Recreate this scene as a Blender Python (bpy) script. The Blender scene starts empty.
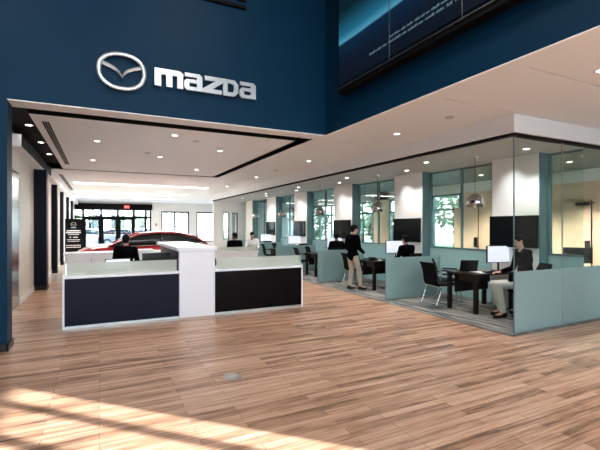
import bpy, bmesh, math, random
from mathutils import Vector, Matrix
random.seed(7)
C = bpy.context.scene.collection
PI = math.pi

# ------------------------------------------------------------------ helpers
def srgb(r, g, b):
    f = lambda c: (c/255/12.92) if c/255 <= .04045 else ((c/255+.055)/1.055)**2.4
    return (f(r), f(g), f(b), 1)

def newmat(name):
    m = bpy.data.materials.new(name); m.use_nodes = True
    nt = m.node_tree; nt.nodes.clear()
    out = nt.nodes.new('ShaderNodeOutputMaterial')
    return m, nt, out

def mat(name, col, rough=.5, metal=0, bump=0, scale=20, vary=.06, coat=0, spec=.5, emit=None, estr=0, trans=0):
    """principled with a little procedural colour variation"""
    m, nt, out = newmat(name)
    p = nt.nodes.new('ShaderNodeBsdfPrincipled')
    nt.links.new(p.outputs[0], out.inputs[0])
    p.inputs['Roughness'].default_value = rough
    p.inputs['Metallic'].default_value = metal
    p.inputs['Specular IOR Level'].default_value = spec
    p.inputs['Coat Weight'].default_value = coat
    p.inputs['Coat Roughness'].default_value = .05
    tc = nt.nodes.new('ShaderNodeTexCoord'); nz = nt.nodes.new('ShaderNodeTexNoise')
    nz.inputs['Scale'].default_value = scale; nz.inputs['Detail'].default_value = 3
    nt.links.new(tc.outputs['Object'], nz.inputs['Vector'])
    mx = nt.nodes.new('ShaderNodeMix'); mx.data_type = 'RGBA'
    a = [c*(1-vary) for c in col[:3]]+[1]; b = [min(1, c*(1+vary)) for c in col[:3]]+[1]
    mx.inputs[6].default_value = a; mx.inputs[7].default_value = b
    nt.links.new(nz.outputs['Fac'], mx.inputs[0]); nt.links.new(mx.outputs[2], p.inputs['Base Color'])
    if bump:
        bp = nt.nodes.new('ShaderNodeBump'); bp.inputs['Strength'].default_value = bump; bp.inputs['Distance'].default_value = .01
        nt.links.new(nz.outputs['Fac'], bp.inputs['Height']); nt.links.new(bp.outputs[0], p.inputs['Normal'])
    if emit:
        p.inputs['Emission Color'].default_value = emit; p.inputs['Emission Strength'].default_value = estr
    return m

def glassmat(name, tint, refl=1.0, rough=0.0):
    """thin pane: tinted transparency with fresnel reflection"""
    m, nt, out = newmat(name)
    t = nt.nodes.new('ShaderNodeBsdfTransparent'); t.inputs[0].default_value = (*tint, 1)
    g = nt.nodes.new('ShaderNodeBsdfGlossy'); g.inputs['Roughness'].default_value = rough
    g.inputs[0].default_value = (.9, 1, .98, 1)
    fr = nt.nodes.new('ShaderNodeLayerWeight'); fr.inputs[0].default_value = .5
    pw = nt.nodes.new('ShaderNodeMath'); pw.operation = 'POWER'; pw.inputs[1].default_value = 4.5
    nt.links.new(fr.outputs['Facing'], pw.inputs[0])
    mu = nt.nodes.new('ShaderNodeMath'); mu.operation = 'MULTIPLY_ADD'; mu.inputs[1].default_value = .6*refl; mu.inputs[2].default_value = .03*refl
    nt.links.new(pw.outputs[0], mu.inputs[0])
    mx = nt.nodes.new('ShaderNodeMixShader')
    nt.links.new(mu.outputs[0], mx.inputs[0]); nt.links.new(t.outputs[0], mx.inputs[1]); nt.links.new(g.outputs[0], mx.inputs[2])
    nt.links.new(mx.outputs[0], out.inputs[0])
    return m

def frostmat(name, col, clear=.15, rough=.25):
    m, nt, out = newmat(name)
    d = nt.nodes.new('ShaderNodeBsdfPrincipled'); d.inputs['Base Color'].default_value = col
    d.inputs['Roughness'].default_value = rough
    tl = nt.nodes.new('ShaderNodeBsdfTranslucent'); tl.inputs[0].default_value = col
    tr = nt.nodes.new('ShaderNodeBsdfTransparent'); tr.inputs[0].default_value = (*[min(1, c*1.4) for c in col[:3]], 1)
    m1 = nt.nodes.new('ShaderNodeMixShader'); m1.inputs[0].default_value = .4
    m2 = nt.nodes.new('ShaderNodeMixShader'); m2.inputs[0].default_value = clear
    nt.links.new(d.outputs[0], m1.inputs[1]); nt.links.new(tl.outputs[0], m1.inputs[2])
    nt.links.new(m1.outputs[0], m2.inputs[1]); nt.links.new(tr.outputs[0], m2.inputs[2])
    nt.links.new(m2.outputs[0], out.inputs[0])
    return m

def emat(name, col, s):
    m, nt, out = newmat(name)
    e = nt.nodes.new('ShaderNodeEmission'); e.inputs[0].default_value = (*col, 1); e.inputs[1].default_value = s
    nt.links.new(e.outputs[0], out.inputs[0]); return m

def basis(d):
    d = Vector(d).normalized()
    a = Vector((0, 0, 1)) if abs(d.z) < .9 else Vector((1, 0, 0))
    u = d.cross(a).normalized(); v = d.cross(u).normalized()
    return d, u, v

class MB:
    def __init__(s): s.v = []; s.f = []
    def add(s, vs, fs):
        o = len(s.v); s.v += [tuple(v) for v in vs]; s.f += [tuple(i+o for i in f) for f in fs]; return s
    def box(s, x0, x1, y0, y1, z0, z1, rot=0, at=None, M=None):
        vs = [Vector((x, y, z)) for x in (x0, x1) for y in (y0, y1) for z in (z0, z1)]
        if rot:
            c = Vector(at) if at else Vector(((x0+x1)/2, (y0+y1)/2, 0)); R = Matrix.Rotation(rot, 3, 'Z')
            vs = [R @ (v-c)+c for v in vs]
        if M: vs = [M @ v for v in vs]
        return s.add(vs, [(0, 1, 3, 2), (4, 6, 7, 5), (0, 4, 5, 1), (2, 3, 7, 6), (0, 2, 6, 4), (1, 5, 7, 3)])
    def tube(s, pts, r, n=10, ry=None):
        """swept tube through pts; r number or list; closed caps"""
        pts = [Vector(p) for p in pts]; R = r if isinstance(r, (list, tuple)) else [r]*len(pts)
        rings = []; u = None
        for i, p in enumerate(pts):
            if i == 0: d = pts[1]-pts[0]
            elif i == len(pts)-1: d = pts[-1]-pts[-2]
            else: d = (pts[i+1]-p).normalized()+(p-pts[i-1]).normalized()
            d = d.normalized()
            if u is None: _, u, v = basis(d)
            else:
                u = (u-d*u.dot(d)).normalized()
            v = d.cross(u)
            rings.append([p+u*math.cos(2*PI*k/n)*R[i]+v*math.sin(2*PI*k/n)*R[i]*(ry or 1) for k in range(n)])
        vs = [q for ring in rings for q in ring]
        fs = [(i*n+k, i*n+(k+1) % n, (i+1)*n+(k+1) % n, (i+1)*n+k) for i in range(len(pts)-1) for k in range(n)]
        fs += [tuple(range(n))[::-1], tuple((len(pts)-1)*n+k for k in range(n))]
        return s.add(vs, fs)
    def ell(s, c, r, n=16, m=10, M=None):
        """ellipsoid"""
        c = Vector(c); r = r if isinstance(r, (list, tuple)) else (r, r, r)
        vs = [Vector((0, 0, r[2]))]
        for i in range(1, m):
            a = PI*i/m
            for k in range(n):
                b = 2*PI*k/n; vs.append(Vector((r[0]*math.sin(a)*math.cos(b), r[1]*math.sin(a)*math.sin(b), r[2]*math.cos(a))))
        vs.append(Vector((0, 0, -r[2])))
        if M: vs = [M @ v for v in vs]
        vs = [v+c for v in vs]
        fs = [(0, 1+k, 1+(k+1) % n) for k in range(n)]
        for i in range(m-2):
            fs += [(1+i*n+k, 1+(i+1)*n+k, 1+(i+1)*n+(k+1) % n, 1+i*n+(k+1) % n) for k in range(n)]
        L = len(vs)-1; fs += [(L, 1+(m-2)*n+(k+1) % n, 1+(m-2)*n+k) for k in range(n)]
        return s.add(vs, fs)
    def cap(s, a, b, r1, r2, n=12):
        """tapered capsule"""
        a = Vector(a); b = Vector(b); d = (b-a).normalized()
        pts = []; rs = []
        for t in (-.99, -.8, -.5): pts.append(a+d*r1*t); rs.append(r1*math.sqrt(1-t*t))
        for t in (0, .33, .66, 1): pts.append(a.lerp(b, t)); rs.append(r1+(r2-r1)*t)
        for t in (.5, .8, .99): pts.append(b+d*r2*t); rs.append(r2*math.sqrt(1-t*t))
        return s.tube(pts, rs, n)
    def lathe(s, prof, c=(0, 0, 0), n=24, caps=True):
        vs = [(c[0]+r*math.cos(2*PI*k/n), c[1]+r*math.sin(2*PI*k/n), c[2]+z) for r, z in prof for k in range(n)]
        fs = [(i*n+k, i*n+(k+1) % n, (i+1)*n+(k+1) % n, (i+1)*n+k) for i in range(len(prof)-1) for k in range(n)]
        if caps: fs += [tuple(range(n))[::-1], tuple((len(prof)-1)*n+k for k in range(n))]
        return s.add(vs, fs)
    def prism(s, poly, fn, t0, t1):
        """poly of 2D points, fn(u,v,t)->xyz"""
        n = len(poly); vs = [fn(u, v, t0) for u, v in poly]+[fn(u, v, t1) for u, v in poly]
        fs = [tuple(range(n)), tuple(range(2*n-1, n-1, -1))]+[(i, i+n, (i+1) % n+n, (i+1) % n) for i in range(n)]
        return s.add(vs, fs)
    def loft(s, rings, caps=True):
        n = len(rings[0]); vs = [q for r in rings for q in r]
        fs = [(i*n+k, i*n+(k+1) % n, (i+1)*n+(k+1) % n, (i+1)*n+k) for i in range(len(rings)-1) for k in range(n)]
        if caps: fs += [tuple(range(n))[::-1], tuple((len(rings)-1)*n+k for k in range(n))]
        return s.add(vs, fs)
    def build(s, name, material, parent=None, smooth=False, bevel=0, subd=0, remesh=0, sm=0):
        me = bpy.data.meshes.new(name); me.from_pydata(s.v, [], s.f); me.update()
        bm = bmesh.new(); bm.from_mesh(me); bmesh.ops.recalc_face_normals(bm, faces=bm.faces); bm.to_mesh(me); bm.free()
        o = bpy.data.objects.new(name, me); C.objects.link(o); o.parent = parent
        me.materials.append(material)
        if remesh:
            md = o.modifiers.new('r', 'REMESH'); md.mode = 'VOXEL'; md.voxel_size = remesh
            if sm: ms = o.modifiers.new('s', 'SMOOTH'); ms.iterations = sm; ms.factor = .5
            dg = bpy.context.evaluated_depsgraph_get(); dg.update()
            nm = bpy.data.meshes.new_from_object(o.evaluated_get(dg)); o.modifiers.clear(); o.data = nm; nm.name = name
            if not nm.materials: nm.materials.append(material)
            smooth = True
        if bevel:
            b = o.modifiers.new('b', 'BEVEL'); b.width = bevel; b.segments = 2; b.limit_method = 'ANGLE'; b.angle_limit = .6
        if subd:
            d = o.modifiers.new('d', 'SUBSURF'); d.levels = subd; d.render_levels = subd
        if smooth:
            for p in o.data.polygons: p.use_smooth = True
        return o

def tag(o, label, cat, group=None, kind=None):
    if label: o['label'] = label
    if cat: o['category'] = cat
    if group: o['group'] = group
    if kind: o['kind'] = kind
    return o

def thing(name, label, cat, loc=(0, 0, 0), rz=0, group=None):
    o = bpy.data.objects.new(name, None); o.empty_display_size = .1; C.objects.link(o)
    o.location = loc; o.rotation_euler = (0, 0, rz)
    return tag(o, label, cat, group)

def struct(name, mb, m, parent=None, **k):
    o = mb.build(name, m, parent, **k); o['kind'] = 'structure'; return o

def dup(root, loc, rz=None, label=None, group=None):
    r = root.copy(); C.objects.link(r); r.location = loc
    if rz is not None: r.rotation_euler = (0, 0, rz)
    if label: r['label'] = label
    if group: r['group'] = group
    for ch in [o for o in C.objects if o.parent == root]:
        c = ch.copy(); C.objects.link(c); c.parent = r
        for g in [o for o in C.objects if o.parent == ch]:
            d = g.copy(); C.objects.link(d); d.parent = c
    return r

# ------------------------------------------------------------------ materials
navy = mat('navy paint', (.0016, .025, .058, 1), .5, vary=.12, scale=3, spec=.12)
navyd = mat('dark navy laminate', (.004, .006, .018, 1), .4, vary=.15, scale=2, spec=.12)
white = mat('white ceiling paint', (.83, .86, .88, 1), .6, vary=.02)
bulkw = mat('white bulkhead paint', (.72, .77, .79, 1), .55, vary=.02)
whitew = mat('white wall paint', (.80, .80, .78, 1), .55, vary=.02)
cream = mat('cream wall panel', (.72, .69, .62, 1), .5, vary=.05, scale=2)
black = mat('black paint', (.003, .003, .004, 1), .6, spec=.1)
pillarn = mat('near black navy paint', (.0015, .004, .014, 1), .5, spec=.15)
blackg = mat('glossy black', (.004, .0025, .003, 1), .25, spec=.06)
blackm = mat('black metal', (.005, .005, .006, 1), .4, 0, spec=.3)
chrome = mat('chrome', (.85, .86, .87, 1), .08, 1)
satin = mat('satin steel', (.5, .52, .52, 1), .3, 1, scale=4)
dmetal = mat('dark brushed metal', (.07, .08, .08, 1), .25, .85, scale=2, vary=.3)
silver = mat('silver sign metal', (.62, .65, .68, 1), .3, .7)
wlam = mat('white laminate', (.82, .83, .88, 1), .3, vary=.01)
beigew = mat('maple wood panel', (.82, .58, .42, 1), .45, vary=.12, scale=3)
fabricb = mat('black mesh fabric', (.004, .004, .007, 1), .8, spec=.1, bump=.2, scale=200)
darkwood = mat('espresso wood', (.010, .007, .006, 1), .4, spec=.25, vary=.3, scale=8)
grey = mat('light grey plastic', (.55, .56, .58, 1), .45)
greyc = mat('grey office ceiling', (.50, .53, .52, 1), .7)
asphalt = mat('pale concrete paving', (.55, .55, .53, 1), .9, scale=6, vary=.15)
grass = mat('lawn', (.14, .19, .09, 1), .95, scale=10, vary=.3)
leafm = mat('tree leaves', (.10, .16, .07, 1), .7, scale=5, vary=.4)
bark = mat('tree bark', (.12, .09, .06, 1), .9, scale=15, vary=.3)
red = mat('red car paint', (.55, .010, .015, 1), .25, .1, coat=.8)
carw = mat('white car paint', (.75, .76, .78, 1), .25, 0, coat=1)
carg = mat('grey car paint', (.42, .44, .47, 1), .25, .4, coat=1)
cglass = mat('dark car glass', (.012, .016, .020, 1), .03, spec=.8)
rubber = mat('tyre rubber', (.015, .015, .015, 1), .8)
skin = mat('skin', (.56, .33, .23, 1), .5, vary=.05)
skind = mat('tan skin', (.36, .20, .13, 1), .5, vary=.05)
hairm = mat('black hair', (.004, .003, .003, 1), .7, spec=.1, bump=.4, scale=120)
suit = mat('black jacket cloth', (.0018, .0018, .003, 1), .9, spec=.02, bump=.1, scale=150)
khaki = mat('khaki trouser cloth', (.42, .38, .31, 1), .8, bump=.1, scale=150)
pale = mat('pale trouser cloth', (.62, .66, .64, 1), .8, bump=.1, scale=150)
shirtw = mat('white shirt cloth', (.75, .76, .78, 1), .8)
denim = mat('blue shirt cloth', (.03, .08, .22, 1), .8)
paper = mat('white paper', (.85, .85, .85, 1), .7)
blueo = mat('blue plastic', (.02, .10, .35, 1), .4)
pane = glassmat('clear glass', (.93, .97, .96), .45)
tealp = glassmat('green tinted glass', (.86, .92, .88), .9)
outp = glassmat('facade glass', (.90, .94, .94), 1.0)
frost = frostmat('frosted teal film', (.37, .52, .53, 1), .08, .22)
frostw = frostmat('frosted white film', (.66, .70, .66, 1), .42, .25)
teal = mat('blue grey frame paint', (.10, .19, .21, 1), .35, vary=.1)
lampw = emat('downlight lens', (1, .95, .88), 5)
cove = emat('ceiling strip lens', (1, .97, .90), 3.0)
scrw = mat('monitor image', (.7, .74, .85, 1), .4, emit=(.78, .84, 1, 1), estr=.30, vary=.02)
exitm = mat('exit sign face', (.5, .02, .02, 1), .4, emit=(1, .08, .06, 1), estr=.9)

# wood plank floor
def wood():
    m, nt, out = newmat('wood plank floor')
    N = nt.nodes.new; L = nt.links.new
    p = N('ShaderNodeBsdfPrincipled'); L(p.outputs[0], out.inputs[0])
    tc = N('ShaderNodeTexCoord')
    br = N('ShaderNodeTexBrick'); L(tc.outputs['Object'], br.inputs['Vector'])
    br.offset = .37; br.offset_frequency = 2; br.squash = 1
    br.inputs['Color1'].default_value = (0, 0, 0, 1); br.inputs['Color2'].default_value = (1, 1, 1, 1)
    br.inputs['Mortar'].default_value = (.0, .0, .0, 1)
    br.inputs['Scale'].default_value = 1; br.inputs['Mortar Size'].default_value = .0022
    br.inputs['Mortar Smooth'].default_value = .1
    br.inputs['Brick Width'].default_value = 1.1; br.inputs['Row Height'].default_value = .09
    mp = N('ShaderNodeMapping'); mp.inputs['Scale'].default_value = (.8, 12, 1); L(tc.outputs['Object'], mp.inputs[0])
    nz = N('ShaderNodeTexNoise'); nz.inputs['Scale'].default_value = 1.6; nz.inputs['Detail'].default_value = 6; nz.inputs['Roughness'].default_value = .65
    L(mp.outputs[0], nz.inputs['Vector'])
    mp2 = N('ShaderNodeMapping'); mp2.inputs['Scale'].default_value = (4, 60, 1); L(tc.outputs['Object'], mp2.inputs[0])
    n2 = N('ShaderNodeTexNoise'); n2.inputs['Scale'].default_value = 1; n2.inputs['Detail'].default_value = 4; L(mp2.outputs[0], n2.inputs['Vector'])
    a = N('ShaderNodeMath'); a.operation = 'MULTIPLY_ADD'; L(br.outputs['Color'], a.inputs[0]); a.inputs[1].default_value = .24
    a2 = N('ShaderNodeMath'); a2.operation = 'MULTIPLY'; L(nz.outputs['Fac'], a2.inputs[0]); a2.inputs[1].default_value = .9; L(a2.outputs[0], a.inputs[2])
    a3 = N('ShaderNodeMath'); a3.operation = 'MULTIPLY_ADD'; L(n2.outputs['Fac'], a3.inputs[0]); a3.inputs[1].default_value = .34; L(a.outputs[0], a3.inputs[2])
    cr = N('ShaderNodeValToRGB'); e = cr.color_ramp.elements
    e[0].position = .52; e[0].color = (.12, .065, .043, 1); e[1].position = 1.0; e[1].color = (.68, .46, .33, 1)
    k = e.new(.64); k.color = (.33, .175, .105, 1); k = e.new(.78); k.color = (.53, .31, .205, 1)
    L(a3.outputs[0], cr.inputs[0])
    mx = N('ShaderNodeMix'); mx.data_type = 'RGBA'; L(br.outputs['Fac'], mx.inputs[0]); L(cr.outputs[0], mx.inputs[6]); mx.inputs[7].default_value = (.10, .055, .04, 1)
    L(mx.outputs[2], p.inputs['Base Color'])
    p.inputs['Roughness'].default_value = .33
    bp = N('ShaderNodeBump'); bp.inputs['Strength'].default_value = .12; bp.inputs['Distance'].default_value = .004
    L(n2.outputs['Fac'], bp.inputs['Height']); L(bp.outputs[0], p.inputs['Normal'])
    return m
woodm = wood()

def carpet():
    m, nt, out = newmat('striped grey carpet')
    N = nt.nodes.new; L = nt.links.new
    p = N('ShaderNodeBsdfPrincipled'); L(p.outputs[0], out.inputs[0]); p.inputs['Roughness'].default_value = .95
    tc = N('ShaderNodeTexCoord'); mp = N('ShaderNodeMapping'); mp.inputs['Scale'].default_value = (7, .8, 1); L(tc.outputs['Object'], mp.inputs[0])
    nz = N('ShaderNodeTexNoise'); nz.inputs['Scale'].default_value = 1.5; nz.inputs['Detail'].default_value = 5; L(mp.outputs[0], nz.inputs['Vector'])
    cr = N('ShaderNodeValToRGB'); e = cr.color_ramp.elements
    e[0].position = .38; e[0].color = (.07, .08, .09, 1); e[1].position = .62; e[1].color = (.30, .29, .27, 1)
    L(nz.outputs['Fac'], cr.inputs[0]); L(cr.outputs[0], p.inputs['Base Color'])
    return m
carpetm = carpet()

def tilem():
    m, nt, out = newmat('pale floor tile')
    N = nt.nodes.new; L = nt.links.new
    p = N('ShaderNodeBsdfPrincipled'); L(p.outputs[0], out.inputs[0]); p.inputs['Roughness'].default_value = .2
    tc = N('ShaderNodeTexCoord'); br = N('ShaderNodeTexBrick'); L(tc.outputs['Object'], br.inputs['Vector']); br.offset = 0
    br.inputs['Color1'].default_value = (.58, .52, .47, 1); br.inputs['Color2'].default_value = (.62, .56, .50, 1); br.inputs['Mortar'].default_value = (.35, .32, .3, 1)
    br.inputs['Scale'].default_value = 1; br.inputs['Brick Width'].default_value = .6; br.inputs['Row Height'].default_value = .6; br.inputs['Mortar Size'].default_value = .004
    L(br.outputs['Color'], p.inputs['Base Color']); return m
tilef = tilem()

# video wall picture: dark blue with a pale teal beam
def videom():
    m, nt, out = newmat('video wall picture')
    N = nt.nodes.new; L = nt.links.new
    p = N('ShaderNodeBsdfPrincipled'); L(p.outputs[0], out.inputs[0]); p.inputs['Roughness'].default_value = .25; p.inputs['Base Color'].default_value = (.004, .006, .01, 1)
    tc = N('ShaderNodeTexCoord'); sp = N('ShaderNodeSeparateXYZ'); L(tc.outputs['Object'], sp.inputs[0])
    # object space: y along wall, z up.  beam rises from the far end
    mu = N('ShaderNodeMath'); mu.operation = 'MULTIPLY_ADD'; L(sp.outputs[1], mu.inputs[0]); mu.inputs[1].default_value = -.01; L(sp.outputs[2], mu.inputs[2])
    nz = N('ShaderNodeTexNoise'); nz.inputs['Scale'].default_value = 1.3; nz.inputs['Detail'].default_value = 4; L(tc.outputs['Object'], nz.inputs['Vector'])
    ad = N('ShaderNodeMath'); ad.operation = 'MULTIPLY_ADD'; L(nz.outputs['Fac'], ad.inputs[0]); ad.inputs[1].default_value = .05; L(mu.outputs[0], ad.inputs[2])
    cr = N('ShaderNodeValToRGB'); e = cr.color_ramp.elements
    mr = N('ShaderNodeMapRange'); mr.inputs['From Min'].default_value = 3.9; mr.inputs['From Max'].default_value = 5.9; L(ad.outputs[0], mr.inputs[0])
    e[0].position = 0; e[0].color = (.001, .002, .005, 1); e[1].position = 1; e[1].color = (.002, .01, .02, 1)
    for pos, c in ((.20, (.001, .004, .012, 1)), (.30, (.001, .010, .028, 1)), (.345, (.001, .014, .04, 1)), (.36, (.06, .26, .38, 1)), (.42, (.01, .11, .19, 1)), (.55, (.003, .03, .05, 1)), (.62, (.001, .01, .015, 1))):
        k = e.new(pos); k.color = c
    L(mr.outputs[0], cr.inputs[0]); L(cr.outputs[0], p.inputs['Emission Color']); p.inputs['Emission Strength'].default_value = .6
    return m
videop = videom()

def tvm():
    m, nt, out = newmat('television glass')
    N = nt.nodes.new; L = nt.links.new
    p = N('ShaderNodeBsdfPrincipled'); L(p.outputs[0], out.inputs[0]); p.inputs['Roughness'].default_value = .06
    p.inputs['Base Color'].default_value = (.006, .008, .009, 1); p.inputs['Specular IOR Level'].default_value = .04
    return m
tvg = tvm()

# ------------------------------------------------------------------ camera
cam = bpy.data.cameras.new('camera'); co = bpy.data.objects.new('camera', cam); C.objects.link(co)
cam.sensor_width = 36; cam.lens = 405/600*36; cam.shift_y = 1/600
co.location = (0, 0, 1.65); co.rotation_euler = (PI/2, 0, -math.atan2(.4438, .8961)); cam.clip_start = .05; cam.clip_end = 500
bpy.context.scene.camera = co

# ------------------------------------------------------------------ setting
H = 3.33
struct('floor', MB().box(-4, 8.3, -8, 4.0, -.1, 0).box(-4, 7.75, 4.0, 14.0, -.1, 0), woodm)
struct('floor_tile', MB().box(-1.6, 5.5, 14.0, 31, -.1, 0).box(5.5, 10.5, 22.4, 31, -.1, 0), tilef)
struct('floor_carpet', MB().box(5.55, 7.75, 4.0, 14, 0, .006).box(5.5, 7.75, 14, 22.4, -.1, .006).box(7.75, 10.5, 4.0, 22.4, -.1, .006), carpetm)
struct('trim_1', MB().box(5.51, 5.55, 4.0, 14, 0, .008), satin)

# walls round the tall entrance hall
struct('wall_sign', MB().box(-4, -1.09, 6.5, 6.83, 0, 6.6).box(-1.09, 4.05, 6.5, 6.83, H, 6.6), navy)
struct('trim_2', MB().box(-1.09, 4.05, 6.5, 6.83, H-.012, H).box(3.75, 4.05, -8, 6.5, H-.012, H), white)
struct('wall_screen', MB().box(3.75, 4.05, -8, 6.5, H, 6.6), navy)
struct('wall_left', MB().box(-4.2, -4, -8, 6.83, 0, 6.6), navy)
struct('ceiling_entrance', MB().box(-4.2, 4.05, -8.2, 6.83, 6.6, 6.8), mat('dark ceiling paint', (.02, .025, .03, 1), .7))
struct('baseboard_sign', MB().box(-3.99, -1.075, 6.47, 6.5, 0, .10).box(-1.09, -1.07, 6.47, 6.84, 0, .10), darkwood)
struct('wall_left_hall', MB().box(-1.7, -1.5, 10.2, 31.2, 0, H), cream)
struct('wall_left_core', MB().box(-1.7, -1.5, 6.83, 10.2, 2.75, H).box(-2.4, -1.7, 6.83, 31.2, 0, H), whitew)
struct('baseboard_left', MB().box(-1.5, -1.485, 10.2, 12.25, 0, .12).box(-1.5, -1.485, 12.7, 30.9, 0, .12), whitew)
# dark metal double door in the left wall
d = struct('door_1', MB().box(-1.62, -1.52, 6.86, 10.16, 0, 2.75), black)
MB().box(-1.52, -1.50, 6.9, 8.5, .02, 2.72).build('door_leaf', dmetal, d)
MB().box(-1.52, -1.50, 8.53, 10.12, .02, 2.72).build('door_leaf', dmetal, d)
MB().box(-1.50, -1.47, 8.60, 8.66, 1.0, 1.3).build('door_handle', blackm, d)
# pillars
for i, (y, x1) in enumerate(((12.26, -1.22), (16.5, -1.33), (19.9, -1.38), (23.4, -1.38), (26.8, -1.38))):
    t = thing('wall_pillar', ['dark navy pillar on left wall, nearest the reception desk', 'second dark navy pillar along the left wall', 'third dark navy pillar along the left wall',
              'fourth dark navy pillar along the left wall', 'fifth dark navy pillar along the left wall, farthest back'][i], 'pillar', (0, 0, 0), group='navy pillars on the left wall')
    MB().box(-1.5, x1, y, y+.42, 0, 3.1).build('shaft', pillarn, t)
    MB().box(-1.5, x1+.015, y-.015, y+.435, 0, .1).build('base', darkwood, t)
# ceiling of the hall with a recessed black groove
cl = MB()
X0, X1, Y0, Y1 = -1.47, 3.70, 6.91, 13.9       # groove outer
x0, x1, y0, y1 = -.95, 3.46, 7.22, 13.68        # inner panel
cl.box(-1.7, 5.6, 6.83, Y0, H, H+.12)
cl.box(-1.7, 7.75, Y1, 31.2, H, H+.12); cl.box(7.75, 10.6, 22.2, 31.2, H, H+.12)
cl.box(X1, 5.6, Y0, Y1, H, H+.12); cl.box(-1.7, X0, Y0, Y1, H, H+.12)
cl.box(x0, x1, y0, y1, H, H+.10)
struct('ceiling', cl, white)
struct('ceiling_groove', MB().box(X0-.05, X1+.05, Y0-.05, Y1+.05, H+.16, H+.2).box(X0-.01, X0, Y0, Y1, H, H+.17).box(X1, X1+.01, Y0, Y1, H+.01, H+.17)
       .box(X0, X1, Y0-.01, Y0, H+.01, H+.17).box(X0, X1, Y1, Y1+.01, H+.01, H+.17).box(x0-.012, x0, y0, y1, H+.002, H+.16).box(x1, x1+.012, y0, y1, H+.002, H+.16).box(x0, x1, y0-.012, y0, H+.002, H+.16).box(x0, x1, y1, y1+.012, H+.002, H+.16), black)
struct('trim_3', MB().box(-1.5, -1.28, 8.9, 31, 3.1, H), white)
struct('trim_4', MB().box(-1.28, -1.265, 8.9, 13.9, 3.115, H), black)
# low ceiling at the right of the entrance hall, in panels with open joints
cr_ = MB()
ys = [-8, -5, -2.5, .3, 2.77, 3.95, 6.83]
for a, b in zip(ys[:-1], ys[1:]): cr_.box(4.075, 8.3, a+.012, b-.012, H, H+.1)
cr_.box(8.3, 11, -1, 4.0, H, H+.1)
struct('ceiling_right', cr_, white)
struct('ceiling_deck', MB().box(4.0, 8.6, -8.2, 6.83, H+.12, H+.3).box(-2.4, 11, 6.83, 31.3, H+.21, H+.5).box(8, 11, -1, 6.83, H+.12, H+.3), black)
# bulkhead over the offices
struct('wall_bulkhead', MB().box(5.55, 5.70, 4.0, 22.2, 3.06, H).box(5.70, 11, 4.0, 4.15, 3.06, H), bulkw)
struct('trim_5', MB().box(5.60, 5.70, 4.04, 22.2, 3.02, 3.06).box(5.70, 11, 4.04, 4.14, 3.02, 3.06), black)
struct('ceiling_office', MB().box(5.70, 7.62, 4.15, 22.4, 3.02, 3.1), greyc)
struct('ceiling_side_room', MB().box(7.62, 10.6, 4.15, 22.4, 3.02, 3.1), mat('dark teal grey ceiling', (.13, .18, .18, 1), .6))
# outer walls
struct('wall_right_front', MB().box(8.3, 8.5, -4.08, 4.0, 0, H), whitew)
struct('wall_back', MB().box(3.36, 4.05, 31, 31.2, 0, H).box(6.05, 6.6, 31, 31.2, 0, H).box(9.6, 10.6, 31, 31.2, 0, H).box(6.6, 9.6, 31, 31.2, 2.72, H).box(6.6, 9.6, 31, 31.2, 0, .45).box(4.05, 6.05, 31, 31.2, 2.72, H).box(4.05, 6.05, 31, 31.2, 0, .45)
       .box(-2.4, -2.0, 31, 31.2, 0, H), whitew)
struct('wall_right_back', MB().box(10.5, 10.7, 22.2, 31.2, 0, H+.3), whitew)
struct('wall_side_room', MB().box(10.5, 10.6, 3.3, 9.45, 0, 2.72).box(10.5, 10.6, 13.1, 14.1, 0, 3.02), beigew)
struct('wall_side_front', MB().box(8.5, 10.6, 3.85, 4.0, 0, H), whitew)
struct('wall_side_head', MB().box(10.5, 10.6, 3.3, 22.4, 2.72, 3.02), whitew)
# ends of office wing
we = MB().box(5.65, 6.2, 22.2, 22.35, 0, 3.3)
for a_, b_ in ((6.55, 6.72), (7.05, 7.65), (7.95, 8.9), (9.7, 10.6)): we.box(a_, b_, 22.2, 22.35, .9 if b_ < 7 else 0, 2.4)
we.box(6.2, 10.6, 22.2, 22.35, 2.4, 3.3).box(6.2, 7.05, 22.2, 22.35, 0, .9).box(8.9, 9.7, 22.2, 22.35, 0, .9)
struct('wall_office_end', we, whitew)
def framed(name, x0, x1, y, z0, z1, cols, rows, fm, gm, w=.06, dep=.1, axis='x', parent=None, lw=None):
    """window in a wall: frame with mullions, panes as children"""
    mb = MB(); g = MB(); xs = cols; zs = rows
    def bx(m, a, b, c, d_, th):
        if axis == 'x': m.box(a, b, y-th/2, y+th/2, c, d_)
        else: m.box(y-th/2, y+th/2, a, b, c, d_)
    for x in xs: bx(mb, x-w/2, x+w/2, z0, z1, dep)
    for z in zs: bx(mb, x0, x1, z-w/2, z+w/2, dep-.004)
    bx(g, x0, x1, z0, z1, .008)
    o = struct(name, mb, fm)
    p = g.build('glass_pane', gm, o)
    return o
framed('window_1', 6.2, 6.55, 22.27, .9, 2.4, [6.22, 6.53], [.92, 2.38], blackm, outp)
framed('window_2', 6.72, 7.05, 22.27, .9, 2.4, [6.74, 7.03], [.92, 2.38], blackm, outp)
framed('window_3', 8.9, 9.7, 22.27, .9, 2.4, [8.92, 9.3, 9.68], [.92, 2.38], blackm, outp)
d = struct('door_2', MB().box(7.65, 7.95, 22.24, 22.3, 0, 2.4), dmetal)
MB().box(7.68, 7.70, 22.2, 22.24, .95, 1.15).build('door_handle', chrome, d)
framed('window_4', 4.05, 6.05, 31.1, .45, 2.72, [4.08, 5.02, 6.02], [.48, 2.67], blackm, outp, w=.11)
framed('window_20', 6.6, 9.6, 31.1, .45, 2.72, [6.65, 8.1, 9.55], [.48, 2.67], blackm, outp, w=.11)  # extra window, added to brighten the view through the office end panes
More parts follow.
